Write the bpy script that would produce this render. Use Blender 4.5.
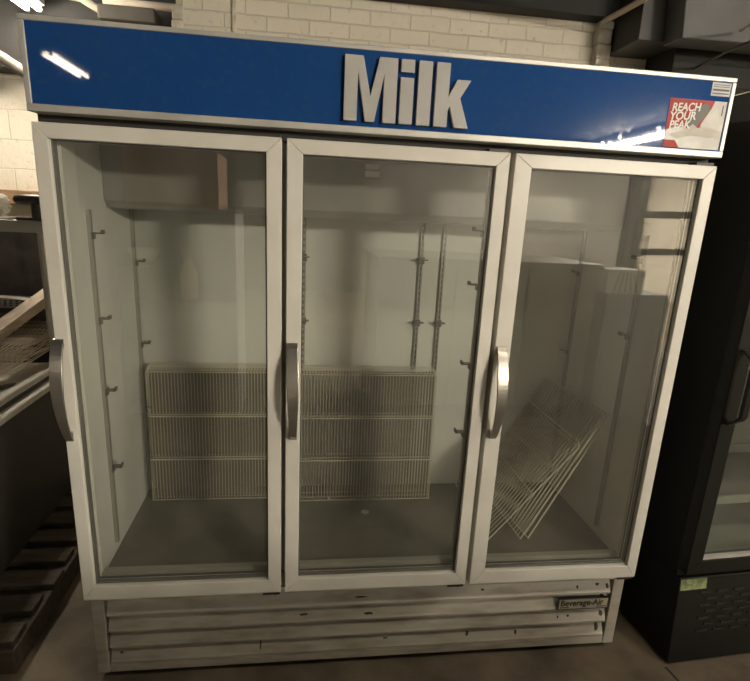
import bpy, math, random
from mathutils import Vector, Matrix
random.seed(7)
for o in list(bpy.data.objects): bpy.data.objects.remove(o)
S = bpy.context.scene
COL = S.collection

# ------------------------------------------------------------------ camera
FPX, CX, CY = 552.69, 373.55, 369.45
YAW, PITCH, ROLL = 0.1405, 0.2725, 0.0487
cam_d = bpy.data.cameras.new('camera'); cam = bpy.data.objects.new('camera', cam_d); COL.objects.link(cam)
fw = Vector((math.sin(YAW)*math.cos(PITCH), math.cos(YAW)*math.cos(PITCH), -math.sin(PITCH)))
rt = Vector((math.cos(YAW), -math.sin(YAW), 0)); up = rt.cross(fw)
R_ = math.cos(ROLL)*rt + math.sin(ROLL)*up; U_ = -math.sin(ROLL)*rt + math.cos(ROLL)*up
m = Matrix((R_, U_, -fw)).transposed().to_4x4(); m.translation = Vector((0.6725, -1.6005, 1.5938))
cam.matrix_world = m
cam_d.sensor_width = 36; cam_d.lens = FPX/750*36
cam_d.shift_x = (375-CX)/750; cam_d.shift_y = (CY-340.5)/750
cam_d.clip_start = 0.02
S.camera = cam

# ------------------------------------------------------------------ world, exposure
W = bpy.data.worlds.new('world'); S.world = W; W.use_nodes = True
W.node_tree.nodes['Background'].inputs[0].default_value = (1.0, 0.93, 0.80, 1)
W.node_tree.nodes['Background'].inputs[1].default_value = 0.03
S.view_settings.view_transform = 'Standard'; S.view_settings.look = 'None'
S.view_settings.gamma = 1; S.view_settings.use_curve_mapping = False
S.view_settings.exposure = 0.08
TUBE_COL = (1.0, 0.90, 0.75)

# ------------------------------------------------------------------ materials
def mat(name, col, rough=0.5, metal=0.0, var=0.0, vscale=6.0, bump=0.0, bscale=40.0, col2=None, spec=0.5, lo=0.4, hi=0.65, stretch=None, rvar=0.0):
    M = bpy.data.materials.new(name); M.use_nodes = True
    nt = M.node_tree; b = nt.nodes['Principled BSDF']
    b.inputs['Roughness'].default_value = rough; b.inputs['Metallic'].default_value = metal
    b.inputs['Specular IOR Level'].default_value = spec
    b.inputs['Base Color'].default_value = (*col, 1)
    tc = nt.nodes.new('ShaderNodeTexCoord'); vec = tc.outputs['Object']
    if stretch:
        mp = nt.nodes.new('ShaderNodeMapping'); mp.inputs['Scale'].default_value = stretch
        nt.links.new(vec, mp.inputs['Vector']); vec = mp.outputs['Vector']
    if var or col2:
        n = nt.nodes.new('ShaderNodeTexNoise'); n.inputs['Scale'].default_value = vscale; n.inputs['Detail'].default_value = 6
        nt.links.new(vec, n.inputs['Vector'])
        r = nt.nodes.new('ShaderNodeValToRGB')
        r.color_ramp.elements[0].position = lo; r.color_ramp.elements[1].position = hi
        c2 = col2 if col2 else tuple(c*(1-var) for c in col)
        r.color_ramp.elements[0].color = (*c2, 1); r.color_ramp.elements[1].color = (*col, 1)
        nt.links.new(n.outputs['Fac'], r.inputs['Fac']); nt.links.new(r.outputs['Color'], b.inputs['Base Color'])
        if rvar:
            mr = nt.nodes.new('ShaderNodeMapRange'); mr.inputs['To Min'].default_value = rough+rvar; mr.inputs['To Max'].default_value = rough
            mr.inputs['From Min'].default_value = lo; mr.inputs['From Max'].default_value = hi
            nt.links.new(n.outputs['Fac'], mr.inputs['Value']); nt.links.new(mr.outputs['Result'], b.inputs['Roughness'])
    if bump:
        n2 = nt.nodes.new('ShaderNodeTexNoise'); n2.inputs['Scale'].default_value = bscale; n2.inputs['Detail'].default_value = 5
        nt.links.new(vec, n2.inputs['Vector'])
        bp = nt.nodes.new('ShaderNodeBump'); bp.inputs['Strength'].default_value = bump; bp.inputs['Distance'].default_value = 0.01
        nt.links.new(n2.outputs['Fac'], bp.inputs['Height']); nt.links.new(bp.outputs['Normal'], b.inputs['Normal'])
    return M

def brick_mat(name, c1, c2, cm, axes='XZ', bw=0.203, rh=0.0677, dirt=(0.45, 0.42, 0.36)):
    M = bpy.data.materials.new(name); M.use_nodes = True
    nt = M.node_tree; b = nt.nodes['Principled BSDF']; b.inputs['Roughness'].default_value = 0.75
    tc = nt.nodes.new('ShaderNodeTexCoord'); sp = nt.nodes.new('ShaderNodeSeparateXYZ'); cb = nt.nodes.new('ShaderNodeCombineXYZ')
    nt.links.new(tc.outputs['Object'], sp.inputs[0])
    nt.links.new(sp.outputs[axes[0]], cb.inputs[0]); nt.links.new(sp.outputs[axes[1]], cb.inputs[1])
    nz = nt.nodes.new('ShaderNodeTexNoise'); nz.inputs['Scale'].default_value = 9; nz.inputs['Detail'].default_value = 4
    nt.links.new(tc.outputs['Object'], nz.inputs['Vector'])
    ad = nt.nodes.new('ShaderNodeVectorMath'); ad.operation = 'MULTIPLY_ADD'
    nt.links.new(nz.outputs['Color'], ad.inputs[0]); ad.inputs[1].default_value = (0.012, 0.012, 0); nt.links.new(cb.outputs[0], ad.inputs[2])
    br = nt.nodes.new('ShaderNodeTexBrick'); br.inputs['Scale'].default_value = 1
    br.inputs['Brick Width'].default_value = bw; br.inputs['Row Height'].default_value = rh
    br.inputs['Mortar Size'].default_value = 0.005; br.inputs['Mortar Smooth'].default_value = 0.6; br.inputs['Bias'].default_value = 0
    br.inputs['Color1'].default_value = (*c1, 1); br.inputs['Color2'].default_value = (*c2, 1); br.inputs['Mortar'].default_value = (*cm, 1)
    nt.links.new(ad.outputs[0], br.inputs['Vector'])
    n2 = nt.nodes.new('ShaderNodeTexNoise'); n2.inputs['Scale'].default_value = 28; n2.inputs['Detail'].default_value = 8; n2.inputs['Roughness'].default_value = 0.7
    nt.links.new(tc.outputs['Object'], n2.inputs['Vector'])
    rp = nt.nodes.new('ShaderNodeValToRGB'); rp.color_ramp.elements[0].position = 0.28; rp.color_ramp.elements[1].position = 0.42
    nt.links.new(n2.outputs['Fac'], rp.inputs['Fac'])
    mx = nt.nodes.new('ShaderNodeMix'); mx.data_type = 'RGBA'
    mx.inputs['A'].default_value = (*dirt, 1)
    nt.links.new(rp.outputs['Color'], mx.inputs['Factor']); nt.links.new(br.outputs['Color'], mx.inputs['B'])
    nt.links.new(mx.outputs['Result'], b.inputs['Base Color'])
    mt = nt.nodes.new('ShaderNodeMath'); mt.operation = 'MULTIPLY_ADD'; mt.inputs[1].default_value = -0.8
    nt.links.new(br.outputs['Fac'], mt.inputs[0]); nt.links.new(n2.outputs['Fac'], mt.inputs[2])
    bp = nt.nodes.new('ShaderNodeBump'); bp.inputs['Strength'].default_value = 0.7; bp.inputs['Distance'].default_value = 0.008
    nt.links.new(mt.outputs[0], bp.inputs['Height']); nt.links.new(bp.outputs['Normal'], b.inputs['Normal'])
    return M

def glass_mat(name, f0=0.06, tint=(0.93, 0.96, 0.92), dust=0.03):
    M = bpy.data.materials.new(name); M.use_nodes = True; nt = M.node_tree
    for n in list(nt.nodes):
        if n.type != 'OUTPUT_MATERIAL': nt.nodes.remove(n)
    out = nt.nodes['Material Output']
    tr = nt.nodes.new('ShaderNodeBsdfTransparent'); tr.inputs[0].default_value = (*tint, 1)
    gl = nt.nodes.new('ShaderNodeBsdfGlossy'); gl.inputs['Roughness'].default_value = 0.012; gl.inputs['Color'].default_value = (1, 1, 1, 1)
    lw = nt.nodes.new('ShaderNodeLayerWeight'); lw.inputs['Blend'].default_value = 0.5
    pw = nt.nodes.new('ShaderNodeMath'); pw.operation = 'POWER'; pw.inputs[1].default_value = 5
    nt.links.new(lw.outputs['Facing'], pw.inputs[0])
    ma = nt.nodes.new('ShaderNodeMath'); ma.operation = 'MULTIPLY_ADD'; ma.inputs[1].default_value = 1-f0; ma.inputs[2].default_value = f0
    nt.links.new(pw.outputs[0], ma.inputs[0])
    m1 = nt.nodes.new('ShaderNodeMixShader'); nt.links.new(ma.outputs[0], m1.inputs[0]); nt.links.new(tr.outputs[0], m1.inputs[1]); nt.links.new(gl.outputs[0], m1.inputs[2])
    df = nt.nodes.new('ShaderNodeBsdfDiffuse'); df.inputs[0].default_value = (0.75, 0.73, 0.66, 1)
    tc = nt.nodes.new('ShaderNodeTexCoord'); nz = nt.nodes.new('ShaderNodeTexNoise'); nz.inputs['Scale'].default_value = 5; nz.inputs['Detail'].default_value = 8
    mp = nt.nodes.new('ShaderNodeMapping'); mp.inputs['Scale'].default_value = (1, 1, 0.35)
    nt.links.new(tc.outputs['Object'], mp.inputs['Vector']); nt.links.new(mp.outputs[0], nz.inputs['Vector'])
    mr = nt.nodes.new('ShaderNodeMapRange'); mr.inputs['From Min'].default_value = 0.35; mr.inputs['From Max'].default_value = 0.7
    mr.inputs['To Min'].default_value = dust*0.4; mr.inputs['To Max'].default_value = dust*1.6
    nt.links.new(nz.outputs['Fac'], mr.inputs['Value'])
    m2 = nt.nodes.new('ShaderNodeMixShader'); nt.links.new(mr.outputs[0], m2.inputs[0]); nt.links.new(m1.outputs[0], m2.inputs[1]); nt.links.new(df.outputs[0], m2.inputs[2])
    nt.links.new(m2.outputs[0], out.inputs['Surface'])
    return M

def emit_mat(name, col, s):
    M = bpy.data.materials.new(name); M.use_nodes = True
    b = M.node_tree.nodes['Principled BSDF']; b.inputs['Base Color'].default_value = (*col, 1)
    b.inputs['Emission Color'].default_value = (*col, 1); b.inputs['Emission Strength'].default_value = s
    return M

M = {}
M['frame'] = mat('door_frame_white', (0.66, 0.635, 0.56), 0.38, var=0.10, vscale=5, bump=0.04, bscale=60)
M['louver'] = mat('louver_paint_dirty', (0.47, 0.44, 0.37), 0.42, col2=(0.32, 0.285, 0.22), vscale=7, lo=0.3, hi=0.55, stretch=(1, 1, 4))
M['alu'] = mat('brushed_aluminium', (0.55, 0.54, 0.50), 0.42, metal=0.35, var=0.15, vscale=8)
M['handle'] = mat('handle_satin_metal', (0.52, 0.49, 0.43), 0.30, metal=0.9, var=0.1, vscale=20)
M['blue'] = mat('blue_sign_face', (0.011, 0.056, 0.20), 0.022, col2=(0.017, 0.062, 0.19), vscale=45, lo=0.36, hi=0.44, rvar=0.03)
M['letter'] = mat('letter_offwhite', (0.43, 0.42, 0.39), 0.35, var=0.06, vscale=14)
M['liner'] = mat('liner_white', (0.70, 0.71, 0.65), 0.45, var=0.12, vscale=2.5)
M['linerfloor'] = mat('liner_floor_grey', (0.14, 0.13, 0.10), 0.5, var=0.2, vscale=6)
M['sill'] = mat('sill_grey', (0.36, 0.35, 0.30), 0.45, var=0.15)
M['track'] = mat('shelf_track_metal', (0.36, 0.35, 0.31), 0.4, metal=0.6)
M['clip'] = mat('shelf_clip_metal', (0.16, 0.15, 0.13), 0.4, metal=0.8)
M['evap'] = mat('evaporator_cover_grey', (0.22, 0.22, 0.195), 0.4, var=0.1)
M['gasket'] = mat('gasket_dark', (0.035, 0.033, 0.03), 0.7)
M['gasketgrey'] = mat('gasket_grey', (0.10, 0.098, 0.088), 0.6)
M['hinge'] = mat('hinge_dark', (0.05, 0.045, 0.04), 0.5, metal=0.5)
M['wire'] = mat('wire_coated_cream', (0.58, 0.54, 0.42), 0.4)
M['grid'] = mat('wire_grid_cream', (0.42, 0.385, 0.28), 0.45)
M['gridshaded'] = mat('wire_grid_shaded', (0.15, 0.13, 0.09), 0.5)  # shade between the stacked shelves, painted into the rear wires as a darker grid
M['wiregrey'] = mat('wire_tarnished', (0.62, 0.54, 0.42), 0.4, metal=0.3)
M['glass'] = glass_mat('door_glass', 0.095, tint=(0.96, 0.965, 0.945), dust=0.03)
M['glassdark'] = glass_mat('cooler_glass', 0.06, dust=0.03)
M['red'] = mat('sticker_red', (0.34, 0.04, 0.035), 0.5, spec=0.2)
M['snow'] = mat('sticker_snow', (0.52, 0.49, 0.43), 0.45, spec=0.2, col2=(0.45, 0.42, 0.37), vscale=30)
M['rock'] = mat('sticker_rock', (0.16, 0.16, 0.145), 0.5, spec=0.2)
M['mist'] = mat('sticker_mist', (0.36, 0.34, 0.29), 0.35, var=0.2, vscale=25)
M['white'] = mat('white_print', (0.78, 0.74, 0.68), 0.5, spec=0.2)
M['labelgrey'] = mat('label_grey', (0.32, 0.32, 0.31), 0.4)
M['ink'] = mat('ink_dark', (0.03, 0.03, 0.028), 0.5)
M['plategrey'] = mat('nameplate_grey', (0.40, 0.36, 0.27), 0.45)
M['black'] = mat('black_cooler_paint', (0.010, 0.010, 0.009), 0.45, spec=0.2)
M['blackshiny'] = mat('black_plastic', (0.012, 0.012, 0.010), 0.30, spec=0.2)
M['blackbase'] = mat('black_base_panel', (0.010, 0.010, 0.008), 0.4, spec=0.2)
M['floor'] = mat('concrete_floor', (0.20, 0.16, 0.11), 0.75, col2=(0.09, 0.072, 0.048), vscale=4, bump=0.25, bscale=30, lo=0.35, hi=0.6)
M['crack'] = mat('floor_joint_dark', (0.03, 0.025, 0.02), 0.9)
M['brick'] = brick_mat('painted_brick_white', (0.80, 0.745, 0.62), (0.74, 0.69, 0.57), (0.68, 0.63, 0.52))
M['brickfar'] = brick_mat('painted_brick_bright', (0.86, 0.79, 0.66), (0.83, 0.76, 0.63), (0.72, 0.65, 0.53), bw=0.4, rh=0.2)
M['plaster'] = mat('pier_plaster', (0.74, 0.68, 0.56), 0.8, var=0.3, vscale=18, bump=0.8, bscale=25)
M['darkwall'] = mat('warehouse_wall_dark', (0.12, 0.11, 0.095), 0.8, var=0.3, vscale=2)
M['rearwall'] = mat('rear_wall_grey', (0.16, 0.15, 0.13), 0.8, var=0.3, vscale=1)
M['ceil'] = mat('ceiling_dark', (0.035, 0.033, 0.030), 0.8, var=0.3, vscale=3)
M['beam'] = mat('black_beam', (0.012, 0.011, 0.010), 0.7)
M['duct'] = mat('duct_dark', (0.045, 0.042, 0.036), 0.5, var=0.2)
M['ductgrey'] = mat('duct_grey', (0.10, 0.10, 0.10), 0.5, var=0.25, vscale=5)
M['pipe'] = mat('pipe_cream', (0.60, 0.50, 0.40), 0.5, var=0.2)
M['pipegrey'] = mat('pipe_grey', (0.07, 0.062, 0.052), 0.5)
M['wood'] = mat('pallet_wood', (0.10, 0.08, 0.055), 0.85, var=0.45, vscale=5, stretch=(1, 8, 4))
M['woodpale'] = mat('pale_board', (0.50, 0.40, 0.29), 0.7, var=0.3, vscale=4, stretch=(8, 1, 8))
M['woodledge'] = mat('brown_board', (0.42, 0.27, 0.15), 0.7, var=0.25, vscale=6, stretch=(1, 8, 8))
M['countside'] = mat('counter_side_dark', (0.035, 0.031, 0.028), 0.55, var=0.2)
M['rim'] = mat('counter_rim_pale', (0.55, 0.52, 0.46), 0.4, var=0.12)
M['steel'] = mat('stainless_steel', (0.50, 0.48, 0.44), 0.28, metal=0.85, var=0.15, vscale=5)
M['tool'] = mat('tool_dark', (0.06, 0.055, 0.05), 0.35, metal=0.4)
M['plastic'] = mat('crumpled_plastic', (0.55, 0.48, 0.42), 0.25, var=0.4, vscale=12)
M['meshdark'] = mat('backing_dark', (0.10, 0.085, 0.075), 0.6, var=0.4, vscale=10)
M['cardboard'] = mat('cardboard_brown', (0.46, 0.25, 0.15), 0.8, var=0.15)
M['paperwhite'] = mat('paper_white', (0.86, 0.83, 0.76), 0.7)
M['yellow'] = mat('bottle_tan', (0.75, 0.58, 0.30), 0.4)
M['cabinetgrey'] = mat('cabinet_grey', (0.26, 0.26, 0.25), 0.5, var=0.15)
M['lampbody'] = mat('lamp_housing_white', (0.6, 0.57, 0.5), 0.5)
M['tube'] = emit_mat('fluorescent_tube', TUBE_COL, 150)
M['tubekey'] = emit_mat('fluorescent_tube_bright', TUBE_COL, 2100)
M['tubeaisle'] = emit_mat('fluorescent_tube_aisle', TUBE_COL, 60)
M['tubedim'] = emit_mat('fluorescent_tube_dim', TUBE_COL, 35)  # same tube colour at a weaker emission
M['sticky'] = mat('sticker_olive', (0.30, 0.33, 0.15), 0.5, col2=(0.12, 0.16, 0.06), vscale=60)

# ------------------------------------------------------------------ mesh builder
class MB:
    def __init__(s): s.v = []; s.f = []; s.mi = []; s.cur = 0
    def add(s, vs, fs):
        n = len(s.v); s.v += [tuple(v) for v in vs]
        for f in fs: s.f.append([n+i for i in f]); s.mi.append(s.cur)
        return s
    def box(s, x0, x1, y0, y1, z0, z1):
        v = [(x, y, z) for x in (x0, x1) for y in (y0, y1) for z in (z0, z1)]
        return s.add(v, [(0, 1, 3, 2), (4, 6, 7, 5), (0, 4, 5, 1), (2, 3, 7, 6), (0, 2, 6, 4), (1, 5, 7, 3)])
    def hexa(s, p):      # 8 points: bottom ring 4, top ring 4
        return s.add(p, [(3, 2, 1, 0), (4, 5, 6, 7), (0, 1, 5, 4), (1, 2, 6, 5), (2, 3, 7, 6), (3, 0, 4, 7)])
    def tube(s, pts, r, n=6, closed=False, caps=True):
        pts = [Vector(p) for p in pts]; k = len(pts); rings = []; ref = None
        for i, p in enumerate(pts):
            if closed: d = pts[(i+1) % k]-pts[i-1]
            else: d = pts[min(i+1, k-1)]-pts[max(i-1, 0)]
            d.normalize()
            if ref is None:
                ref = Vector((0, 0, 1)) if abs(d.z) < 0.9 else Vector((0, 1, 0))
            a = d.cross(ref)
            if a.length < 1e-4: a = d.cross(Vector((1, 0, 0)))
            a.normalize(); b = a.cross(d); b.normalize(); ref = b
            rr = r[i] if isinstance(r, (list, tuple)) else r
            rings.append([p+a*rr*math.cos(2*math.pi*j/n)+b*rr*math.sin(2*math.pi*j/n) for j in range(n)])
        vs = [v for R in rings for v in R]; fs = []
        for i in range(k if closed else k-1):
            i2 = (i+1) % k
            for j in range(n):
                fs.append((i*n+j, i*n+(j+1) % n, i2*n+(j+1) % n, i2*n+j))
        if not closed and caps: fs += [tuple(range(n-1, -1, -1)), tuple((k-1)*n+j for j in range(n))]
        return s.add(vs, fs)
    def prism(s, poly, y0, y1):      # poly in (x, z), extruded in y
        k = len(poly)
        v = [(x, y0, z) for x, z in poly]+[(x, y1, z) for x, z in poly]
        f = [tuple(range(k)), tuple(range(2*k-1, k-1, -1))]+[(i, i+k, (i+1) % k+k, (i+1) % k) for i in range(k)]
        return s.add(v, f)
    def prismx(s, poly, x0, x1):     # poly in (y, z), extruded in x
        k = len(poly)
        v = [(x0, y, z) for y, z in poly]+[(x1, y, z) for y, z in poly]
        f = [tuple(range(k-1, -1, -1)), tuple(range(k, 2*k))]+[(i, (i+1) % k, (i+1) % k+k, i+k) for i in range(k)]
        return s.add(v, f)
    def lathe(s, prof, cx, cy, cz, n=20):   # prof (r, z)
        k = len(prof)
        v = [(cx+r*math.cos(2*math.pi*j/n), cy+r*math.sin(2*math.pi*j/n), cz+z) for r, z in prof for j in range(n)]
        f = [(i*n+j, i*n+(j+1) % n, (i+1)*n+(j+1) % n, (i+1)*n+j) for i in range(k-1) for j in range(n)]
        f += [tuple(range(n-1, -1, -1)), tuple((k-1)*n+j for j in range(n))]
        return s.add(v, f)
    def build(s, name, mats, parent=None, off=(0, 0, 0), bevel=0, smooth=False):
        me = bpy.data.meshes.new(name)
        me.from_pydata([(x-off[0], y-off[1], z-off[2]) for x, y, z in s.v], [], s.f)
        if not isinstance(mats, (list, tuple)): mats = [mats]
        for q in mats: me.materials.append(q)
        for p, i in zip(me.polygons, s.mi): p.material_index = i; p.use_smooth = smooth
        import bmesh
        bm = bmesh.new(); bm.from_mesh(me); bmesh.ops.recalc_face_normals(bm, faces=bm.faces); bm.to_mesh(me); bm.free()
        o = bpy.data.objects.new(name, me); COL.objects.link(o)
        if parent: o.parent = parent
        if bevel:
            b = o.modifiers.new('bevel', 'BEVEL'); b.width = bevel; b.segments = 2; b.limit_method = 'ANGLE'
        return o

def tag(o, label, cat, group=None):
    o['label'] = label; o['category'] = cat
    if group: o['group'] = group
    return o
def thing(name, label, cat, loc=(0, 0, 0), rotz=0, group=None):
    o = bpy.data.objects.new(name, None); COL.objects.link(o); o.location = loc; o.rotation_euler = (0, 0, rotz)
    o.empty_display_size = 0.1
    return tag(o, label, cat, group)
def struct(name, mb, m, **k):
    o = mb.build(name, m, **k); o['kind'] = 'structure'; return o
def copy_tree(o, parent=None):
    c = o.copy(); COL.objects.link(c)
    if parent: c.parent = parent; c.matrix_parent_inverse = o.matrix_parent_inverse.copy()
    for ch in list(o.children): copy_tree(ch, c)
    return c
def text_mesh(name, txt, size, x, y, z, m, parent, depth=0.0008, shear=0.0, weight=0.0, sx=1.0, rot=0.0, flat=None):
    cu = bpy.data.curves.new(name, 'FONT'); cu.body = txt; cu.size = size; cu.extrude = depth; cu.shear = shear; cu.offset = weight
    t = bpy.data.objects.new(name, cu); COL.objects.link(t)
    bpy.context.view_layer.update()
    me = bpy.data.meshes.new_from_object(t.evaluated_get(bpy.context.evaluated_depsgraph_get()))
    bpy.data.objects.remove(t)
    me.transform(Matrix.Translation((x, y, z)) @ Matrix.Rotation(-rot, 4, 'Y') @ Matrix.Rotation(math.pi/2, 4, 'X') @ Matrix.Diagonal((sx, 1, 1, 1)))
    me.materials.clear(); me.materials.append(m); me.name = name
    o = bpy.data.objects.new(name, me); COL.objects.link(o); o.parent = parent
    return o

# ================================================================== the setting
struct('floor', MB().box(-3.5, 10.5, -10, 3.2, -0.1, 0), M['floor'])
tag_crack = struct('trim_1', MB().hexa([(2.055, -0.055, 0), (2.065, -0.055, 0), (2.12, -0.6, 0), (2.11, -0.6, 0), (2.055, -0.055, .001), (2.065, -0.055, .001), (2.12, -0.6, .001), (2.11, -0.6, .001)]), M['crack'])
struct('ceiling', MB().box(-3.5, 10.5, -10, 3.2, 3.1, 3.2), M['ceil'])
struct('wall_back', MB().box(0.10, 10.5, 1.5, 1.8, 0, 3.1), M['brick'])
struct('wall_far', MB().box(-3.5, 10.5, 3.0, 3.2, 0, 3.1), M['brickfar'])
struct('wall_left', MB().box(-3.6, -3.5, -10, 3.2, 0, 3.1), M['darkwall'])
struct('wall_right', MB().box(10.5, 10.6, -10, 3.2, 0, 3.1), M['rearwall'])
struct('wall_rear', MB().box(-3.5, 10.5, -10.1, -10, 0, 3.1), M['rearwall'])

# rough edge of the brick wall, conduit joint, pier
pts = []
z = 1.9
rnd = random.Random(3)
lm = MB()
while z < 3.1:
    h = rnd.uniform(0.03, 0.09); dx = rnd.uniform(0.0, 0.03)
    lm.box(0.080-dx, 0.11, 1.49, 1.79, z, min(z+h, 3.1)); z += h
struct('trim_2', lm, M['plaster'], bevel=0.006)
struct('trim_3', MB().box(0.338, 0.356, 1.485, 1.5, 0, 3.1), M['plaster'], bevel=0.004)
pm = MB(); z = 0
while z < 2.612:
    h = 0.0677; a = rnd.uniform(-0.004, 0.006)
    pm.box(2.19+a, 2.268+a, 1.44+a, 1.5, z, min(z+h, 2.612)); z += h
struct('trim_4', pm, M['plaster'], bevel=0.008)
# overhead structure
struct('beam_1', MB().box(0.60, 2.27, 1.40, 1.5, 2.612, 3.1), M['beam'])
struct('beam_2', MB().box(-3.5, 0.06, 2.78, 3.0, 2.43, 3.1), M['beam'])
struct('beam_3', MB().box(2.98, 10.5, 1.35, 1.5, 2.405, 3.1), M['beam'])
struct('trim_5', MB().box(-3.5, 0.0, 2.90, 3.0, 1.55, 1.645), M['woodledge'], bevel=0.005)

# ================================================================== milk cooler
CWX = 1.9
mc = thing('milk_cooler', 'tall white three-door glass merchandiser cooler with blue Milk header sign', 'refrigerator', (0.95, 0.4, 0))
off = (0.95, 0.4, 0)
DB = dict(off=off, parent=mc)
# outer shell: walls, roof and back with an open front
sh = MB()
sh.box(0.0, 0.04, 0.055, 0.80, 0.33, 1.98); sh.box(1.86, 1.9, 0.055, 0.80, 0.33, 1.98)
sh.box(0.04, 1.86, 0.66+0.01, 0.80, 0.33, 1.98); sh.box(0.04, 1.86, 0.055, 0.67, 1.81, 1.98); sh.box(0.04, 1.86, 0.055, 0.67, 0.33, 0.40)
sh.build('cabinet_shell', M['frame'], bevel=0.004, **DB)
ln = MB()
ln.box(0.04, 0.044, 0.06, 0.66, 0.41, 1.80); ln.box(1.856, 1.86, 0.06, 0.66, 0.41, 1.80)
ln.box(0.044, 1.856, 0.66, 0.67, 0.41, 1.80); ln.box(0.04, 1.86, 0.06, 0.67, 1.80, 1.81)
ln.build('liner', M['liner'], **DB)
lf = MB(); lf.box(0.04, 1.86, 0.096, 0.67, 0.40, 0.41)
lfo = lf.build('liner_floor', M['linerfloor'], **DB)
MB().lathe([(0.0, 0), (0.016, 0), (0.016, 0.002), (0.009, 0.003), (0.0, 0.001)], 0.952, 0.422, 0.410, 16).build('drain', M['alu'], parent=lfo, off=off)
sl = MB(); sl.prismx([(0.06, 0.40), (0.06, 0.425), (0.085, 0.425), (0.098, 0.408), (0.098, 0.40)], 0.04, 1.86)
sl.build('sill', M['sill'], **DB)
ev = MB(); ev.prismx([(0.36, 1.80), (0.36, 1.60), (0.385, 1.575), (0.66, 1.575), (0.66, 1.80)], 0.044, 1.856)
evo = ev.build('evaporator_cover', M['evap'], bevel=0.004, **DB)
lb = MB(); lb.box(0.887, 0.938, 0.3588, 0.36, 1.715, 1.757); lb.cur = 1; lb.box(0.887, 0.938, 0.3582, 0.3588, 1.736, 1.740)
lb.build('label', [M['white'], M['ink']], parent=evo, off=off)['label'] = 'small pale label'
# mullions between the doors
for xm in (0.630, 1.2675):
    mo = MB().box(xm-0.022, xm+0.022, 0.056, 0.115, 0.41, 1.774).build('mullion', M['liner'], bevel=0.003, **DB)
MB().box(0.0, 1.9, 0.046, 0.0555, 1.774, 1.803).build('header_gap_shade', M['gasket'], **DB)  # dark strip painting in the shade of the gap between sign and doors
# shelf tracks with clips
def track(x, y, z0, z1, nx, ny, clips, cd):
    """slotted channel; (nx, ny) is the direction it faces"""
    b = MB(); w = 0.008; d = 0.012
    if nx:
        b.box(min(x, x+nx*d), max(x, x+nx*d), y-w, y-w+0.005, z0, z1); b.box(min(x, x+nx*d), max(x, x+nx*d), y+w-0.005, y+w, z0, z1)
        b.box(min(x, x+nx*0.003), max(x, x+nx*0.003), y-w+0.005, y+w-0.005, z0, z1)
        zz = z0+0.02; b.cur = 1
        while zz < z1-0.02: b.box(min(x+nx*0.003, x+nx*.004), max(x+nx*0.003, x+nx*.004), y-0.004, y+0.004, zz, zz+0.012); zz += 0.025
    else:
        b.box(x-w, x-w+0.005, y-d, y, z0, z1); b.box(x+w-0.005, x+w, y-d, y, z0, z1); b.box(x-w+0.005, x+w-0.005, y-0.003, y, z0, z1)
        zz = z0+0.02; b.cur = 1
        while zz < z1-0.02: b.box(x-0.004, x+0.004, y-0.004, y-0.003, zz, zz+0.012); zz += 0.025
    t = b.build('shelf_track', [M['track'], M['liner']], **DB)
    for zc in clips:
        c = MB()
        if nx:
            a0, a1 = x+nx*d, x+nx*(d+0.032)
            c.box(min(a0, a1), max(a0, a1), y-0.012, y+0.012, zc, zc+0.004); c.box(min(a0, x+nx*(d+.005)), max(a0, x+nx*(d+.005)), y-0.012, y+0.012, zc-0.016, zc+0.004)
            c.box(min(a1, a1-nx*.005), max(a1, a1-nx*.005), y-0.012, y+0.012, zc, zc+0.012)
        else:
            c.box(x-0.022, x+0.022, y-d-0.030, y-d, zc, zc+0.004); c.box(x-0.012, x+0.012, y-d-0.005, y-d, zc-0.016, zc+0.012)
        c.build('shelf_clip', M['clip'], parent=t, off=off)
track(0.044, 0.20, 0.45, 1.57, 1, 0, (1.50, 1.24, 1.005, 0.735), 1)
track(0.044, 0.635, 0.45, 1.57, 1, 0, (1.38, 1.06, 0.79), 1)
track(1.856, 0.21, 0.45, 1.57, -1, 0, (1.49, 1.22), -1)
track(1.856, 0.635, 0.45, 1.57, -1, 0, (1.40, 1.06), -1)
track(0.690, 0.66, 0.45, 1.575, 0, -1, (1.42, 1.165), 0)
track(0.575, 0.66, 0.45, 1.575, 0, -1, (1.42, 1.165), 0)
track(1.166, 0.66, 0.45, 1.575, 0, -1, (1.425, 1.167), 0)
track(1.258, 0.66, 0.45, 1.575, 0, -1, (1.167,), 0)
track(1.2455, 0.10, 0.45, 1.74, -1, 0, (1.56, 1.395, 1.135, 0.895), -1)
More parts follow.
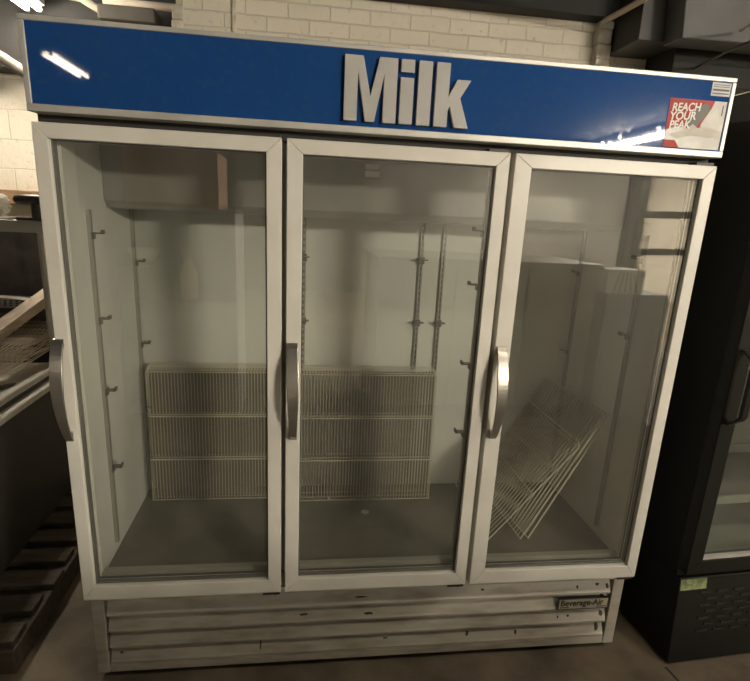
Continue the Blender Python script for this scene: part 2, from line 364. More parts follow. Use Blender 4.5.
# doors
def door(x0, x1, g0, g1, hx):
    z0, z1, gz0, gz1 = 0.363, 1.78, 0.412, 1.742
    f = MB()       # mitred frame of four prisms
    def quad(a, b, c, d):
        f.hexa([(a[0], 0.045, a[1]), (b[0], 0.045, b[1]), (b[0], 0.0, b[1]), (a[0], 0.0, a[1]),
                (d[0], 0.045, d[1]), (c[0], 0.045, c[1]), (c[0], 0.0, c[1]), (d[0], 0.0, d[1])])
    O = [(x0, z0), (x1, z0), (x1, z1), (x0, z1)]; I = [(g0, gz0), (g1, gz0), (g1, gz1), (g0, gz1)]
    for i in range(4):
        j = (i+1) % 4
        quad(O[i], O[j], I[j], I[i])
    d = f.build('door', M['frame'], bevel=0.0022, **DB)
    MB().box(g0-0.006, g1+0.006, 0.013, 0.018, gz0-0.006, gz1+0.006).build('glass_pane', M['glass'], parent=d, off=off)
    g = MB(); w = 0.004
    for bx in ((g0, g0+w, gz0, gz1), (g1-w, g1, gz0, gz1), (g0+w, g1-w, gz0, gz0+w), (g0+w, g1-w, gz1-w, gz1)):
        g.box(bx[0], bx[1], 0.018, 0.034, bx[2], bx[3])
    for bx in ((x0+0.001, g0, z0+0.01, z1-0.01), (g1, x1-0.001, z0+0.01, z1-0.01), (g0, g1, z0+0.01, gz0), (g0, g1, gz1, z1-0.01)):
        g.box(bx[0], bx[1], 0.045, 0.054, bx[2], bx[3])
    g.build('gasket', M['gasketgrey'], parent=d, off=off)
    # bowed pull handle: a flat tapering bar
    N = 22; vs = []; fs = []
    for i in range(N+1):
        t = i/N; z = 1.222-0.305*t
        bow = 0.046*math.sin(math.pi*min(1, t*1.0))**0.75 if 0 < t < 1 else 0
        y = -0.004-bow
        w = (0.0155+0.002*math.sin(math.pi*min(1, t*1.6)) if t < 0.62 else 0.0155-(t-0.62)/0.38*0.005)
        th = 0.007
        xx = hx+0.004*t
        vs += [(xx-w, y-th, z), (xx+w, y-th, z), (xx+w, y, z), (xx-w, y, z)]
    for i in range(N):
        for j in range(4): fs.append((i*4+j, i*4+(j+1) % 4, (i+1)*4+(j+1) % 4, (i+1)*4+j))
    fs += [(0, 1, 2, 3), (N*4+3, N*4+2, N*4+1, N*4)]
    h = MB().add(vs, fs); h.box(hx-0.012, hx+0.012, -0.006, 0.001, 1.195, 1.220); h.box(hx-0.008, hx+0.012, -0.006, 0.001, 0.918, 0.945)
    h.build('handle', M['handle'], parent=d, off=off, bevel=0.0018, smooth=False)
    k = MB().box(x1-0.060, x1-0.004, 0.008, 0.05, 0.349, 0.363); k.tube([(x1-0.02, 0.025, 0.340), (x1-0.02, 0.025, 0.352)], 0.008, 10)
    k.build('hinge', M['hinge'], parent=d, off=off)
    k = MB().box(x1-0.060, x1-0.004, 0.012, 0.05, 1.78, 1.790); k.build('hinge', M['hinge'], parent=d, off=off)
    return d
door(0.0, 0.6225, 0.037, 0.581, 0.012)
door(0.6355, 1.2595, 0.679, 1.2205, 0.655)
door(1.2745, 1.9, 1.326, 1.862, 1.292)
# machine base with louvred grille
b = MB()
b.box(0.0, 0.040, 0.05, 0.09, 0.029, 0.349); b.box(1.858, 1.9, 0.05, 0.09, 0.029, 0.349); b.box(0.040, 1.858, 0.05, 0.09, 0.318, 0.349)
b.box(0.040, 1.858, 0.052, 0.09, 0.029, 0.062)
b.box(0.0, 0.02, 0.09, 0.80, 0.029, 0.33); b.box(1.88, 1.9, 0.09, 0.80, 0.029, 0.33); b.box(0.02, 1.88, 0.78, 0.80, 0.029, 0.33)
base = b.build('machine_base', M['louver'], bevel=0.003, **DB)
g = MB(); zs = [0.318, 0.254, 0.190, 0.126, 0.062]
for i in range(4):
    zt, zb = zs[i], zs[i+1]
    g.prismx([(0.078, zt), (0.074, zt), (0.054, zb+0.016), (0.050, zb+0.010), (0.050, zb+0.004), (0.054, zb+0.004), (0.056, zb+0.012), (0.078, zt-0.004)], 0.046, 1.852)
gr = g.build('louvre_grille', M['louver'], **DB)
MB().box(0.040, 1.858, 0.085, 0.089, 0.06, 0.32).build('grille_backing', M['gasket'], **DB)
RUST = mat('rust_dark', (0.06, 0.042, 0.025), 0.8); rr = random.Random(11)
def blot(x, zz, s, sz):
    n = 9; a = [(x+s*rr.uniform(.5, 1)*math.cos(6.283*i/n), zz+sz*rr.uniform(.5, 1)*math.sin(6.283*i/n)) for i in range(n)]
    # follows the slat slope
    def yy(q):
        for i in range(4):
            if zs[i+1]+0.016 <= q <= zs[i]: return 0.054+(q-zs[i+1]-0.016)/(zs[i]-zs[i+1]-0.016)*0.020-0.0012
        return 0.0492
    zl = max(t for t in zs if t <= zz)+0.017
    a = [(p, max(q, zl)) for p, q in a]
    st = MB(); st.add([(p, yy(q), q) for p, q in a]+[(p, yy(q)+0.001, q) for p, q in a], [tuple(range(n)), tuple(range(2*n-1, n-1, -1))]+[(i, i+n, (i+1) % n+n, (i+1) % n) for i in range(n)])
    st.build('rust_spot', RUST, parent=gr, off=off)
for x, zz, s, sz in ((0.93, .215, .022, .006), (0.90, .285, .03, .004), (0.70, .222, .016, .005), (1.35, .29, .008, .006), (1.72, .285, .006, .008), (1.80, .292, .012, .006), (1.83, .235, .010, .012), (1.835, .16, .010, .016), (1.825, .10, .012, .018), (1.84, .285, .008, .010), (1.66, .155, .004, .006), (1.70, .158, .008, .005), (1.31, .1, .008, .012), (0.55, .10, .004, .02), (1.0, .10, .012, .004), (0.08, .10, .008, .004), (1.83, .205, .009, .010), (1.5, .095, .007, .011)):
    blot(x, zz, s, sz)
npl = MB(); npl.box(1.645, 1.848, 0.0455, 0.052, 0.196, 0.246); npl.cur = 1; npl.box(1.650, 1.843, 0.0447, 0.0455, 0.201, 0.241)
npo = npl.build('nameplate', [M['ink'], M['plategrey']], **DB); npo['label'] = 'dark framed grey nameplate'
text_mesh('lettering', 'Beverage-Air', 0.036, 1.654-off[0], 0.0441-off[1], 0.2145-off[2], M['ink'], npo, 0.0004, weight=0.0008, sx=0.90)
for xr in ((1.655, 1.69), (1.80, 1.838)): MB().box(xr[0], xr[1], 0.0441, 0.0447, 0.205, 0.209).build('rule', M['ink'], parent=npo, off=off)
for x in (0.05, 1.85):
    for y in (0.14, 0.74): MB().lathe([(0.02, 0), (0.024, 0.006), (0.012, 0.010), (0.012, 0.03)], x, y, 0.0, 12).build('foot', M['gasket'], **DB)
# header sign
sg = MB(); sg.box(0.010, 1.892, -0.007, 0.0, 1.815, 2.008)
sign = sg.build('header_sign', M['blue'], **DB)
hf = MB()
hf.box(-0.001, 1.901, -0.010, 0.002, 2.003, 2.0155); hf.box(-0.001, 1.901, -0.010, 0.002, 1.8025, 1.820)
hf.box(-0.001, 0.013, -0.010, 0.002, 1.820, 2.003); hf.box(1.888, 1.901, -0.010, 0.002, 1.820, 2.003)
hf.build('sign_frame', M['alu'], parent=sign, off=off, bevel=0.002)
hb = MB(); hb.box(0.0, 0.004, 0.002, 0.12, 1.803, 2.015); hb.box(1.896, 1.9, 0.002, 0.12, 1.803, 2.015); hb.box(0.004, 1.896, 0.002, 0.12, 2.009, 2.015); hb.box(0.004, 1.896, 0.002, 0.055, 1.803, 1.809); hb.box(0.004, 1.896, 0.10, 0.12, 1.98, 2.009)
hb.build('sign_housing', M['frame'], parent=sign, off=off)
LY0, LY1 = -0.019, -0.007
zb, zt = 1.831, 1.988
def letter(poly): MB().prism(poly, LY0, LY1).build('letter', M['letter'], parent=sign, off=off, bevel=0.0012)
def L(polys):
    q = MB()
    for p in polys: q.prism(p, LY0, LY1)
    q.build('letter', M['letter'], parent=sign, off=off, bevel=0.0012)
a, c = 0.783, 0.922
L([[(a, zb), (a+.035, zb), (a+.035, 1.945), (.8405, zb), (.8645, zb), (c-.035, 1.945), (c-.035, zb), (c, zb), (c, zt), (c-.048, zt), (.8525, 1.894), (a+.048, zt), (a, zt)]])
L([[(.931, zb), (.967, zb), (.967, 1.945), (.931, 1.945)], [(.931, 1.957), (.967, 1.957), (.967, zt), (.931, zt)]])
L([[(.978, zb), (1.015, zb), (1.015, zt), (.978, zt)]])
L([[(1.026, zb), (1.063, zb), (1.063, 1.872), (1.068, 1.882), (1.083, zb), (1.123, zb), (1.095, 1.905), (1.122, 1.950), (1.084, 1.950), (1.063, 1.908), (1.063, zt), (1.026, zt)]])
# mountain sticker
sk = MB(); sx0, sx1, sz0, sz1 = 1.708, 1.884, 1.823, 1.952
sk.box(sx0, sx1, -0.0080, -0.007, sz0, sz1)
sk.cur = 2; sk.prism([(sx0, sz0), (sx1, sz0), (sx1, 1.885), (1.83, 1.880), (1.78, 1.872), (1.74, 1.882), (sx0, 1.868)], -0.0084, -0.008)
sk.cur = 3; sk.prism([(1.755, 1.878), (1.800, 1.880), (1.838, 1.930), (1.822, 1.945), (1.795, 1.935), (1.778, 1.905)], -0.0088, -0.0084)
sk.cur = 2; sk.prism([(1.812, 1.873), (sx1, 1.873), (sx1, sz1), (1.846, sz1), (1.838, 1.930), (1.815, 1.890)], -0.0087, -0.0082)
sk.cur = 1; sk.prism([(1.722, 1.858), (1.760, 1.868), (1.790, 1.888), (1.805, 1.878), (1.84, 1.884), (1.87, 1.872), (sx1, 1.872), (1.86, 1.852), (1.79, 1.858), (1.75, 1.846)], -0.0091, -0.0086)
sk.cur = 0; sk.prism([(sx0, sz0), (1.758, sz0), (1.742, 1.842), (sx0, 1.842)], -0.0088, -0.0083)
sk.cur = 4; sk.box(1.872, 1.875, -0.0092, -0.0087, 1.915, 1.942)
sko = sk.build('sticker', [M['red'], M['snow'], M['mist'], M['rock'], M['ink']], parent=sign, off=off); sko['label'] = 'red and white mountain sticker'
for i, (t, zz, xx) in enumerate((('REACH', 1.918, 1.716), ('YOUR', 1.895, 1.713), ('PEAK', 1.872, 1.716))):
    text_mesh('lettering', t, 0.030, xx-off[0], -0.0094-off[1], zz-off[2], M['white'], sign, 0.0003, shear=0.15, weight=0.0007, sx=0.92 if i != 1 else 0.98, rot=0.06)
rl = MB(); rl.box(1.828, 1.887, -0.0078, -0.007, 1.966, 2.001)
rl.cur = 1
rl.box(1.832, 1.883, -0.0081, -0.0078, 1.994, 1.9955); rl.box(1.832, 1.883, -0.0081, -0.0078, 1.989, 1.9905); rl.box(1.832, 1.883, -0.0081, -0.0078, 1.979, 1.984); rl.box(1.832, 1.883, -0.0081, -0.0078, 1.971, 1.974)
rl.build('rating_label', [M['labelgrey'], M['ink']], parent=sign, off=off)

# ================================================================== wire shelves in the cooler
def wire_shelf(w, h, label, group, nw=46, m=M['wire'], bars=2, lip=True, wr=0.0013, gm=None):
    """local frame: x 0..w, z 0..h, y the thickness"""
    t = thing('wire_shelf', label, 'shelf', group=group)
    r = 0.0032
    MB().tube([(r, 0, r), (w-r, 0, r), (w-r, 0, h-r), (r, 0, h-r)], r, 6, closed=True).build('rim', m, t)
    g = MB()
    for i in range(nw):
        x = 0.012+(w-0.024)*i/(nw-1)
        g.box(x-wr, x+wr, -0.0060, -0.0026, 0.002, h-0.002)
    g.build('wire_grid', gm or (M['grid'] if m is M['wire'] else m), t)
    for i in range(bars):
        z = h*(i+1)/(bars+1)
        MB().tube([(0.003, -0.0075, z), (w-0.003, -0.0075, z)], 0.0026, 6).build('cross_bar', m, t)
    if lip:
        MB().tube([(0.004, 0, h-0.004), (0.004, 0.018, h+0.012), (w-0.004, 0.018, h+0.012), (w-0.004, 0, h-0.004)], 0.0026, 6).build('back_lip', m, t)
    return t
def place(t, O, X, Z):
    X = Vector(X).normalized(); Z = Vector(Z); Z = (Z-X*Z.dot(X)).normalized(); Y = Z.cross(X)
    mm = Matrix((X, Y, Z)).transposed().to_4x4(); mm.translation = Vector(O); t.matrix_world = mm
G1 = 'wire shelves standing along the cooler back wall'
w1 = wire_shelf(0.580, 0.555, 'cream wire shelf standing upright behind the left glass door, front one of two', G1)
place(w1, (0.081, 0.548, 0.4135), (1, 0, 0), (0, 0.02, 1))
w0 = wire_shelf(0.580, 0.555, '', G1, nw=46, gm=M['gridshaded'], wr=0.0026)
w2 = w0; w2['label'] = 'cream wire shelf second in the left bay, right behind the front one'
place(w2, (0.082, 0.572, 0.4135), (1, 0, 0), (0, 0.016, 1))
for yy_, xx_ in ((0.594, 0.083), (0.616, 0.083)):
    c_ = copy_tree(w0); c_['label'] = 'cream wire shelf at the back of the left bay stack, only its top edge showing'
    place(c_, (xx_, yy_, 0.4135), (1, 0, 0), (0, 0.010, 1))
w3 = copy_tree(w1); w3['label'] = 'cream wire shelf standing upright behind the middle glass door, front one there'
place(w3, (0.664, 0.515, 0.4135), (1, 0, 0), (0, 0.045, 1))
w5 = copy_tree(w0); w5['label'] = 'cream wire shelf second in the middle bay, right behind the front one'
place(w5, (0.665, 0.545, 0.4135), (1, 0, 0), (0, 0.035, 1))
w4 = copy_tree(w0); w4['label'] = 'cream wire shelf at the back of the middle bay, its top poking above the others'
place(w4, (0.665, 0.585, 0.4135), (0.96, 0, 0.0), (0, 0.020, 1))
G2 = 'wire shelves leaning in the right bay'
s1 = wire_shelf(0.475, 0.573, 'cream wire shelf leaning on the right wall behind the right door, lowest and steepest', G2, nw=24, bars=1, lip=False, wr=0.0009)
place(s1, (1.558, 0.179, 0.4175), (-0.065, 0.496, 0.012), (0.274, -0.015, 0.503))
s2 = copy_tree(s1); s2['label'] = 'cream wire shelf leaning just on top of the steepest one in the right bay'
place(s2, (1.525, 0.176, 0.4175), (-0.03, 0.496, 0.012), (0.272, -0.010, 0.508))
s3 = wire_shelf(0.475, 0.495, 'cream wire shelf slumped at a lower angle on top in the right bay', G2, nw=24, bars=1, lip=True, wr=0.0009)
place(s3, (1.394, 0.175, 0.418), (0, 1, 0.0), (0.300, -0.015, 0.365))

# ================================================================== black cooler to the right
bc = thing('black_cooler', 'black single-door glass cooler at the right edge beside the white one', 'refrigerator', (2.068, -0.05, 0), math.radians(4))
BW = 0.76
q = MB(); q.box(0.012, 0.05, 0.062, 0.80, 0.35, 2.02); q.box(BW-0.05, BW-0.012, 0.062, 0.80, 0.35, 2.02); q.box(0.05, BW-0.05, 0.76, 0.80, 0.35, 2.02)
q.box(0.05, BW-0.05, 0.062, 0.76, 1.93, 2.02); q.box(0.05, BW-0.05, 0.062, 0.76, 0.35, 0.43)
q.build('cabinet', M['black'], bc, bevel=0.004)
q = MB(); q.box(0.05, 0.056, 0.07, 0.76, 0.43, 1.93); q.box(BW-0.056, BW-0.05, 0.07, 0.76, 0.43, 1.93); q.box(0.056, BW-0.056, 0.752, 0.76, 0.43, 1.93); q.box(0.056, BW-0.056, 0.07, 0.752, 0.43, 0.436)
q.build('liner', M['evap'], bc)
for zz in (0.62, 0.83, 1.2, 1.55):
    q = MB(); q.box(0.06, BW-0.06, 0.12, 0.74, zz, zz+0.006); q.cur = 1; q.box(0.06, BW-0.06, 0.112, 0.12, zz-0.01, zz+0.022)
    q.build('shelf', [M['gasketgrey'], M['gasket'] if zz > .7 else M['evap']], bc)
f = MB(); x0, x1, z0, z1, g0, g1, gz0, gz1 = -0.008, BW, 0.398, 2.0, 0.052, BW-0.055, 0.455, 1.94
O = [(x0, z0), (x1, z0), (x1, z1), (x0, z1)]; I = [(g0, gz0), (g1, gz0), (g1, gz1), (g0, gz1)]
for i in range(4):
    j = (i+1) % 4
    f.hexa([(O[i][0], .05, O[i][1]), (O[j][0], .05, O[j][1]), (O[j][0], 0, O[j][1]), (O[i][0], 0, O[i][1]), (I[i][0], .05, I[i][1]), (I[j][0], .05, I[j][1]), (I[j][0], 0.0, I[j][1]), (I[i][0], 0.0, I[i][1])])
bd = f.build('door', M['blackshiny'], bc, bevel=0.003)
MB().box(g0-.005, g1+.005, 0.016, 0.022, gz0-.005, gz1+.005).build('glass_pane', M['glassdark'], bd)
MB().box(g0, g1, 0.004, 0.016, gz0, gz0+0.014).build('silver_trim', M['alu'], bd)
hp = []; hv = MB()
N = 18
for i in range(N+1):
    t = i/N; zz = 1.235-0.255*t; yb_ = -0.048 if 0.12 < t < 0.86 else (-0.048*t/0.12 if t <= 0.12 else -0.048*(1-t)/0.14)
    hp.append((0.016, yb_-0.004, zz))
hv2 = []; fs = []
for (x, y, zz) in hp: hv2 += [(x-.012, y-.008, zz), (x+.012, y-.008, zz), (x+.012, y+.006, zz), (x-.012, y+.006, zz)]
for i in range(N):
    for j in range(4): fs.append((i*4+j, i*4+(j+1) % 4, (i+1)*4+(j+1) % 4, (i+1)*4+j))
fs += [(0, 1, 2, 3), (N*4+3, N*4+2, N*4+1, N*4)]
MB().add(hv2, fs).build('handle', M['blackshiny'], bd, bevel=0.002)
q = MB().hexa([(0.0, 0.0, 0.012), (BW, 0.0, 0.012), (BW, 0.75, 0.012), (0.0, 0.75, 0.012), (0.018, 0.045, 0.35), (BW, 0.045, 0.35), (BW, 0.75, 0.35), (0.018, 0.75, 0.35)])
bb = q.build('base', M['blackbase'], bc, bevel=0.003)
def fy(zz): return 0.045*(zz-0.012)/0.338
v = MB()
for r_ in range(7):
    for c_ in range(8):
        xx = 0.11+c_*0.075+(r_ % 2)*0.03; zz = 0.285-r_*0.026
        v.hexa([(xx, fy(zz)-.005, zz), (xx+.045, fy(zz)-.005, zz), (xx+.045, fy(zz)+.004, zz), (xx, fy(zz)+.004, zz), (xx, fy(zz)-.002, zz+.009), (xx+.045, fy(zz)-.002, zz+.009), (xx+.045, fy(zz)+.005, zz+.009), (xx, fy(zz)+.005, zz+.009)])
v.build('vent_slots', M['blackshiny'], bb)
q = MB().hexa([(0.022, fy(.302)-.001, .302), (0.135, fy(.302)-.001, .302), (0.135, fy(.302)+.002, .302), (0.022, fy(.302)+.002, .302), (0.022, fy(.345)-.001, .345), (0.135, fy(.345)-.001, .345), (0.135, fy(.345)+.002, .345), (0.022, fy(.345)+.002, .345)])
q.build('sticker', M['sticky'], bb)['label'] = 'small olive sticker'
for x in (0.06, BW-0.06):
    for y in (0.08, 0.68): MB().lathe([(0.018, 0), (0.018, 0.012)], x, y, 0, 10).build('foot', M['gasket'], bc)

# ================================================================== left side: counter on a pallet
pl = thing('pallet', 'dark wooden pallet on the floor under the counter at far left', 'pallet', (-0.9, 0.75, 0))
po = (-0.9, 0.75, 0)
for x in (-0.33, -0.9, -1.45): MB().box(x-0.045, x+0.045, 0.10, 1.50, 0.0, 0.095).build('stringer', M['wood'], pl, po, bevel=0.004)
for i in range(9):
    y = 0.12+i*0.155
    MB().box(-1.5, -0.29+random.uniform(-.015, .015), y, y+0.10, 0.095, 0.117).build('deck_board', M['wood'], pl, po, bevel=0.003)
ct = thing('counter', 'low dark-sided counter with pale rim and cluttered top at left edge', 'counter', (-1.1, 1.1, 0.117))
co = (-1.1, 1.1, 0.117)
MB().box(-1.7, -0.51, 0.15, 1.95, 0.118, 0.72).build('cabinet', M['countside'], ct, co, bevel=0.006)
MB().box(-1.72, -0.49, 0.14, 1.96, 0.72, 0.748).build('rim', M['rim'], ct, co, bevel=0.005)
MB().box(-1.70, -0.53, 0.16, 1.94, 0.748, 0.768).build('top', M['countside'], ct, co)
tag(MB().box(-1.25, -0.525, 0.45, 1.28, 0.768, 0.800).build('tray', M['rim'], bevel=0.008), 'flat pale tray lying on the dark counter under the wire shelves', 'tray')
# pliers lying on the tray
pr = thing('pliers', 'small black pliers lying on the pale tray at left edge', 'pliers', (-0.585, 0.84, 0.8005))
for s_ in (-1, 1):
    MB().tube([(-0.16, s_*0.035, 0.007), (-0.08, s_*0.030, 0.007), (-0.01, s_*0.006, 0.007)], [0.007, 0.0075, 0.005], 8).build('handle', M['ink'], pr)
    MB().tube([(-0.01, s_*0.007, 0.007), (0.03, s_*0.006, 0.007), (0.07, s_*0.002, 0.006)], [0.008, 0.006, 0.003], 8).build('jaw', M['tool'], pr)
pr.rotation_euler = (0, 0, 1.25)
G3 = 'wire shelves stacked flat on the counter'
flat = [(-1.18, 0.90, 0.810, 0.02), (-1.20, 0.95, 0.830, -0.05), (-1.17, 0.94, 0.850, 0.10), (-1.22, 0.99, 0.872, 0.03), (-1.19, 1.05, 0.893, -0.08)]
labs = ['bottom', 'second from bottom', 'middle', 'second from top', 'topmost']
p0 = None
for i, (x, y, zz, a) in enumerate(flat):
    t = wire_shelf(0.60, 0.62, '', G3, nw=26, m=M['wiregrey'], bars=2, lip=False) if p0 is None else copy_tree(p0)
    p0 = p0 or t
    t['label'] = 'flat wire shelf on the left counter, %s of its stack of five' % labs[i]
    place(t, (x-0.05, y+0.12, zz), (math.cos(a), math.sin(a), 0.0), (-math.sin(a), math.cos(a), 0.03))
tag(MB().hexa([(-0.70, 0.55, 0.915), (-0.63, 0.55, 0.915), (-0.60, 1.62, 1.10), (-0.67, 1.62, 1.10), (-0.70, 0.55, 0.955), (-0.63, 0.55, 0.955), (-0.60, 1.62, 1.155), (-0.67, 1.62, 1.155)]).build('wooden_board', M['woodpale'], bevel=0.003), 'pale wooden board lying aslant across the stacked wire shelves', 'board')
# rack frame behind the counter top
rk = thing('metal_rack', 'grey metal rack frame standing on the counter with dark back panel', 'rack', (-1.1, 1.55, 0.80))
ro = (-1.1, 1.55, 0.80)
MB().box(-1.68, -0.56, 1.86, 1.88, 0.77, 1.45).build('back_panel', M['meshdark'], rk, ro)
MB().box(-1.70, -0.54, 1.30, 1.345, 1.435, 1.49).build('front_rail', M['alu'], rk, ro, bevel=0.003)
for i in range(6): MB().box(-1.62+i*0.17, -1.605+i*0.17, 1.345, 1.86, 1.470, 1.485).build('top_slat', M['alu'], rk, ro)
MB().box(-1.70, -0.54, 1.86, 1.90, 1.45, 1.485).build('back_rail', M['alu'], rk, ro)
for x in (-0.565, -1.69):
    for y in (1.32, 1.88): MB().tube([(x, y, 0.769), (x, y, 1.44)], 0.016, 10).build('post', M['alu'], rk, ro)
MB().box(-1.66, -0.58, 1.42, 1.85, 1.02, 1.045).build('shelf', M['countside'], rk, ro)
# things on the rack
vt = thing('handle_tool', 'dark T-shaped handle tool standing on the rack rail at left', 'tool', (-0.555, 1.3225, 1.4905))
vo = (-0.555, 1.3225, 1.4905)
MB().box(-0.66, -0.545, 1.302, 1.343, 1.4905, 1.505).build('base_plate', M['tool'], vt, vo, bevel=0.004)
MB().tube([(-0.575, 1.3225, 1.50), (-0.575, 1.3225, 1.575)], 0.020, 12).build('stem', M['tool'], vt, vo)
MB().tube([(-0.668, 1.3225, 1.584), (-0.658, 1.3225, 1.585), (-0.62, 1.3225, 1.587), (-0.575, 1.3225, 1.587), (-0.51, 1.3225, 1.586), (-0.495, 1.3225, 1.585)], [0.010, 0.020, 0.023, 0.024, 0.021, 0.010], 14).build('grip', M['tool'], vt, vo, smooth=True)
def crumple(name, c, r, m, label, cat, seed, n=14):
    rr = random.Random(seed); b = MB(); vs = []; 
    for i in range(n):
        th = math.pi*i/(n-1)
        for j in range(n*2):
            ph = math.pi*j/n; k = rr.uniform(0.72, 1.05)
            vs.append((c[0]+r[0]*k*math.sin(th)*math.cos(ph), c[1]+r[1]*k*math.sin(th)*math.sin(ph), c[2]+r[2]*(0.0+k*math.cos(th) if math.cos(th) > 0 else math.cos(th))))
    fs = [(i*2*n+j, i*2*n+(j+1) % (2*n), (i+1)*2*n+(j+1) % (2*n), (i+1)*2*n+j) for i in range(n-1) for j in range(2*n)]
    return tag(b.add(vs, fs).build(name, m), label, cat)
crumple('plastic_bag', (-0.90, 1.56, 1.5555), (0.10, 0.12, 0.07), M['paperwhite'], 'crumpled white bag lying on top of the metal rack at left', 'bag', 4)
crumple('plastic_wrap', (-1.10, 1.62, 1.0455+0.155), (0.15, 0.09, 0.155), M['plastic'], 'crumpled clear-brown plastic wrap on the rack middle shelf', 'wrap', 9)
# perforated rail piece on the rack shelf
pf = MB(); N = 9
for i in range(N):
    t0, t1 = i/N, (i+1)/N
    pf.hexa([(-0.90+.24*t0, 1.44, 1.046), (-0.90+.24*t1, 1.44, 1.046), (-0.90+.24*t1, 1.52, 1.046), (-0.90+.24*t0, 1.52, 1.046),
             (-0.90+.24*t0, 1.45, 1.095-.035*t0**3), (-0.90+.24*t1, 1.45, 1.095-.035*t1**3), (-0.90+.24*t1, 1.52, 1.095-.035*t1**3), (-0.90+.24*t0, 1.52, 1.095-.035*t0**3)])
pf.cur = 1
for i in range(7):
    for k in range(3):
        pf.box(-0.885+i*0.028, -0.875+i*0.028, 1.436+k*0.002, 1.445+k*.003, 1.055+k*0.011, 1.061+k*0.011)
tag(pf.build('perforated_guard', [M['rim'], M['ink']]), 'pale perforated metal guard with rounded nose on the rack middle shelf', 'guard')

# ================================================================== overhead: pipes, ducts, lamps
def pipe(name, pts, r, m, label): return tag(MB().tube(pts, r, 12).build(name, m, smooth=True), label, 'pipe')
pipe('pipe', [(-0.93, 2.40, 2.79), (-0.8, 2.40, 2.78), (-0.65, 2.40, 2.765), (-0.60, 2.40, 2.74), (-0.555, 2.40, 2.715), (-0.53, 2.40, 2.72)], 0.022, M['pipe'], 'cream bent pipe stub under the ceiling above the sign left end')
pipe('pipe', [(-0.53, 2.44, 2.77), (-0.2, 2.44, 2.77), (0.18, 2.44, 2.77)], 0.024, M['pipe'], 'cream straight pipe under the ceiling left of the brick wall')
pipe('pipe', [(-1.9, 2.5, 2.86), (-1.18, 2.5, 2.43), (-0.75, 2.5, 2.17), (-0.5, 2.5, 2.06)], 0.034, M['pipegrey'], 'grey sloping pipe beside the left end of the blue sign')
tag(MB().box(-0.53, -0.20, 2.30, 2.5, 2.64, 2.72).build('junction_box', M['darkwall'], bevel=0.01), 'dark junction box hanging under the cream straight pipe', 'box')
pipe('conduit', [(2.18, 1.38, 2.585), (2.22, 1.12, 2.60), (2.25, 0.2, 2.66), (2.26, -1.0, 2.75)], 0.014, M['pipe'], 'pale conduit running diagonally from the brick pier top')
pipe('conduit', [(2.645, 1.0, 2.475), (2.609, 0.90, 2.467), (2.55, 0.4, 2.45)], 0.006, M['pipe'], 'thin pale rod in the dark overhead, upper of two at right')
pipe('conduit', [(2.62, 1.24, 2.375), (2.575, 1.0, 2.374), (2.52, 0.6, 2.372)], 0.005, M['pipegrey'], 'thin dull grey rod above the black cooler, lower of two')
tag(MB().box(2.272, 2.50, 1.20, 1.498, 2.462, 3.1).build('duct', M['duct'], bevel=0.004), 'dark square duct dropping beside the brick pier top', 'duct')
tag(MB().box(2.505, 2.975, 1.25, 1.498, 2.30, 3.1).build('duct', M['beam'], bevel=0.004), 'black wide duct low over the sign right end', 'duct')
tag(MB().hexa([(2.40, 1.05, 2.44), (3.6, 0.98, 2.44), (3.6, 1.19, 2.44), (2.40, 1.19, 2.44), (2.34, 1.05, 3.1), (3.6, 0.98, 3.1), (3.6, 1.19, 3.1), (2.34, 1.19, 3.1)]).build('duct', M['ductgrey'], bevel=0.004), 'grey metal duct panel at the upper right corner', 'duct')

def lamp(x, y, z, length, label, drop=0.0, ang=0.0, w=0.16, s=None):
    t = thing('fluorescent_lamp', label, 'lamp', (x, y, z), ang)
    MB().box(-w/2, w/2, -length/2, length/2, 0.03, 0.085).build('housing', M['lampbody'], t, bevel=0.006)
    for sx in (-1, 1):
        MB().tube([(sx*w*0.27, -length/2+0.02, 0.008), (sx*w*0.27, length/2-0.02, 0.008)], 0.016, 8).build('tube', s or M['tube'], t)
        MB().box(sx*w*0.27-0.012, sx*w*0.27+0.012, -length/2, -length/2+0.02, -0.005, 0.03).build('socket', M['lampbody'], t)
        MB().box(sx*w*0.27-0.012, sx*w*0.27+0.012, length/2-0.02, length/2, -0.005, 0.03).build('socket', M['lampbody'], t)
        if z+0.085 < 3.098: MB().tube([(0, sx*length*0.35, 0.085), (0, sx*length*0.35, 3.1-z)], 0.004, 6).build('hanger', M['pipegrey'], t)
    return t
lamp(-1.03, 2.08, 2.75, 1.2, 'bright twin-tube fluorescent lamp at the upper left corner', w=0.14)
lamp(-1.80, -5.3, 2.95, 1.0, 'twin-tube lamp mirrored in the left of the blue sign', s=M['tubedim'])
lamp(6.1, -7.6, 2.95, 2.4, 'long twin-tube lamp mirrored as a streak along the sign right end', s=M['tubekey'])
lamp(5.2, -6.3, 2.35, 1.2, 'low hung lamp mirrored at the top of the right glass door', ang=1.57, s=M['tubeaisle'])
lamp(3.05, -1.5, 2.95, 2.4, 'added unseen twin-tube lamp over the aisle before the cooler', ang=1.57, s=M['tubeaisle'])  # extra lamp out of view, added to light the cooler front from the right

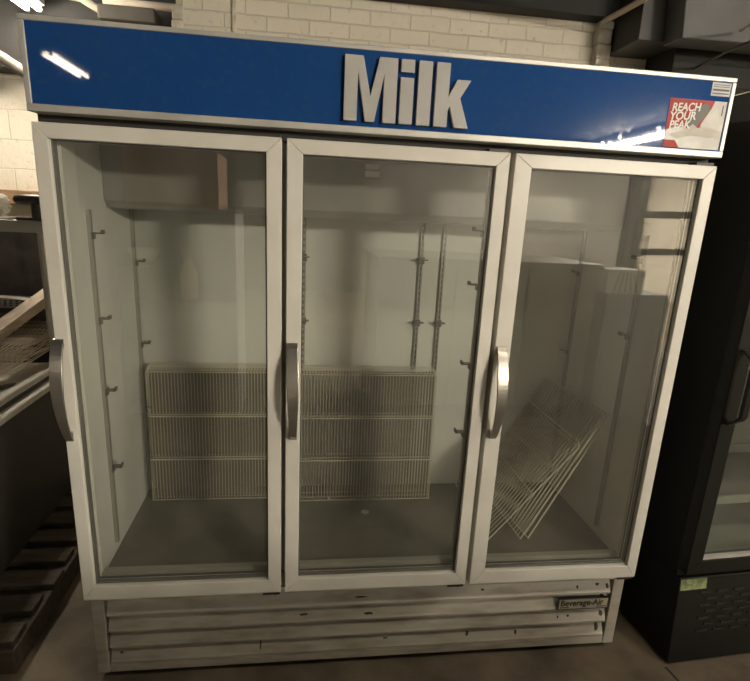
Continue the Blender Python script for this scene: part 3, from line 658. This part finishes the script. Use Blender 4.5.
# ================================================================== across the aisle (seen mirrored in the glass)
cb = thing('storage_cabinet', 'tall grey cabinet across the aisle mirrored in the left glass door', 'cabinet', (-0.2, -2.8, 0))
cbo = (-0.2, -2.8, 0)
q = MB(); q.box(-0.62, -0.60, -3.1, -2.5, 0, 1.585); q.box(0.20, 0.22, -3.1, -2.5, 0, 1.585); q.box(-0.60, 0.20, -3.1, -3.08, 0, 1.585); q.box(-0.23, -0.21, -3.08, -2.5, 0.05, 1.56)
q.build('body', M['cabinetgrey'], cb, cbo)
for zz in (0.05, 0.91, 1.56): MB().box(-0.62, 0.22, -3.08, -2.5, zz, zz+0.02).build('shelf', M['alu'] if zz > 1.5 else M['cabinetgrey'], cb, cbo)
MB().box(-0.60, -0.23, -3.08, -2.5, 1.155, 1.172).build('shelf', M['cabinetgrey'], cb, cbo)
bxo = thing('cardboard_box', 'brown cardboard box on top of the grey cabinet across the aisle', 'box', (-0.2, -2.75, 1.581))
MB().box(-0.31, 0.31, -0.25, 0.25, 0, 0.375).build('carton', M['cardboard'], bxo, bevel=0.004)
MB().box(-0.31, 0.31, -0.03, 0.03, 0.375, 0.377).build('tape', M['woodpale'], bxo)
bw = MB().lathe([(0.05, 0), (0.055, 0.004), (0.085, 0.05), (0.115, 0.11), (0.110, 0.11), (0.08, 0.05), (0.05, 0.01)], -0.44, -2.62, 1.173, 24)
tag(bw.build('bowl', M['paperwhite'], smooth=True), 'white bowl on the cabinet middle shelf across the aisle', 'bowl')
bt = thing('bottle', 'tan plastic bottle on the cabinet shelf across the aisle', 'bottle', (-0.13, -2.6, 0.931))
MB().lathe([(0.058, 0), (0.064, 0.01), (0.064, 0.17), (0.058, 0.20), (0.028, 0.27), (0.02, 0.285)], 0, 0, 0, 20).build('body', M['yellow'], bt, smooth=True)
MB().lathe([(0.024, 0.285), (0.024, 0.32), (0.018, 0.325)], 0, 0, 0, 16).build('cap', M['woodpale'], bt)
tb = thing('work_counter', 'tall stainless work counter across the aisle mirrored in the right glass door', 'counter', (2.55, -2.95, 0))
to = (2.55, -2.95, 0)
MB().box(1.25, 3.05, -3.4, -2.5, 1.255, 1.30).build('table_top', M['steel'], tb, to, bevel=0.004)
for x in (1.29, 3.01):
    for y in (-3.36, -2.54): MB().tube([(x, y, 0), (x, y, 0.12)], 0.02, 10).build('leg', M['steel'], tb, to)
MB().box(1.27, 3.03, -3.38, -2.54, 0.12, 1.254).build('body', M['steel'], tb, to)
for x in (1.29, 1.87, 2.45): MB().box(x, x+0.55, -2.54, -2.525, 0.16, 1.22).build('door', M['steel'], tb, to, bevel=0.003)
pb = thing('small_cabinet', 'small grey stand beside the steel table across the aisle', 'cabinet', (3.3, -2.8, 0))
MB().box(-0.19, 0.35, -0.30, 0.30, 0, 1.075).build('body', M['cabinetgrey'], pb, bevel=0.006)
MB().box(-0.17, 0.33, 0.30, 0.312, 0.05, 1.05).build('door', M['cabinetgrey'], pb, bevel=0.003)
xb = thing('carton', 'white carton on the small grey stand across the aisle', 'box', (3.27, -2.66, 1.0755))
MB().box(-0.16, 0.16, -0.12, 0.12, 0, 0.19).build('body', M['paperwhite'], xb, bevel=0.003)
q = MB()
for i in range(5): q.hexa([(-0.10+i*.05, .1205, 0.01), (-0.085+i*.05, .1205, 0.01), (-0.085+i*.05, .122, 0.01), (-0.10+i*.05, .122, 0.01), (-0.06+i*.03, .1205, 0.17), (-0.05+i*.03, .1205, 0.17), (-0.05+i*.03, .122, 0.17), (-0.06+i*.03, .122, 0.17)])
q.build('print_marks', M['ink'], xb)
struct('column_1', MB().box(7.50, 7.82, -9.8, -9.55, 0, 3.1), M['beam'])
struct('panel_1', MB().box(7.85, 10.5, -10.0, -9.9, 0.0, 2.9), M['brickfar'])
rr_ = thing('pallet_rack', 'dark steel storage rack in front of the pale rear partition', 'rack', (6.9, -7.1, 0))
rro = (6.9, -7.1, 0)
for x in (6.2, 7.6):
    MB().box(x-0.04, x+0.04, -7.2, -7.1, 0, 2.3).build('upright', M['beam'], rr_, rro)
for zz in (1.15, 1.75): MB().hexa([(6.24, -7.18, zz), (7.56, -7.18, zz+0.04), (7.56, -7.12, zz+0.04), (6.24, -7.12, zz), (6.24, -7.18, zz+.11), (7.56, -7.18, zz+.15), (7.56, -7.12, zz+.15), (6.24, -7.12, zz+.11)]).build('beam', M['beam'], rr_, rro)
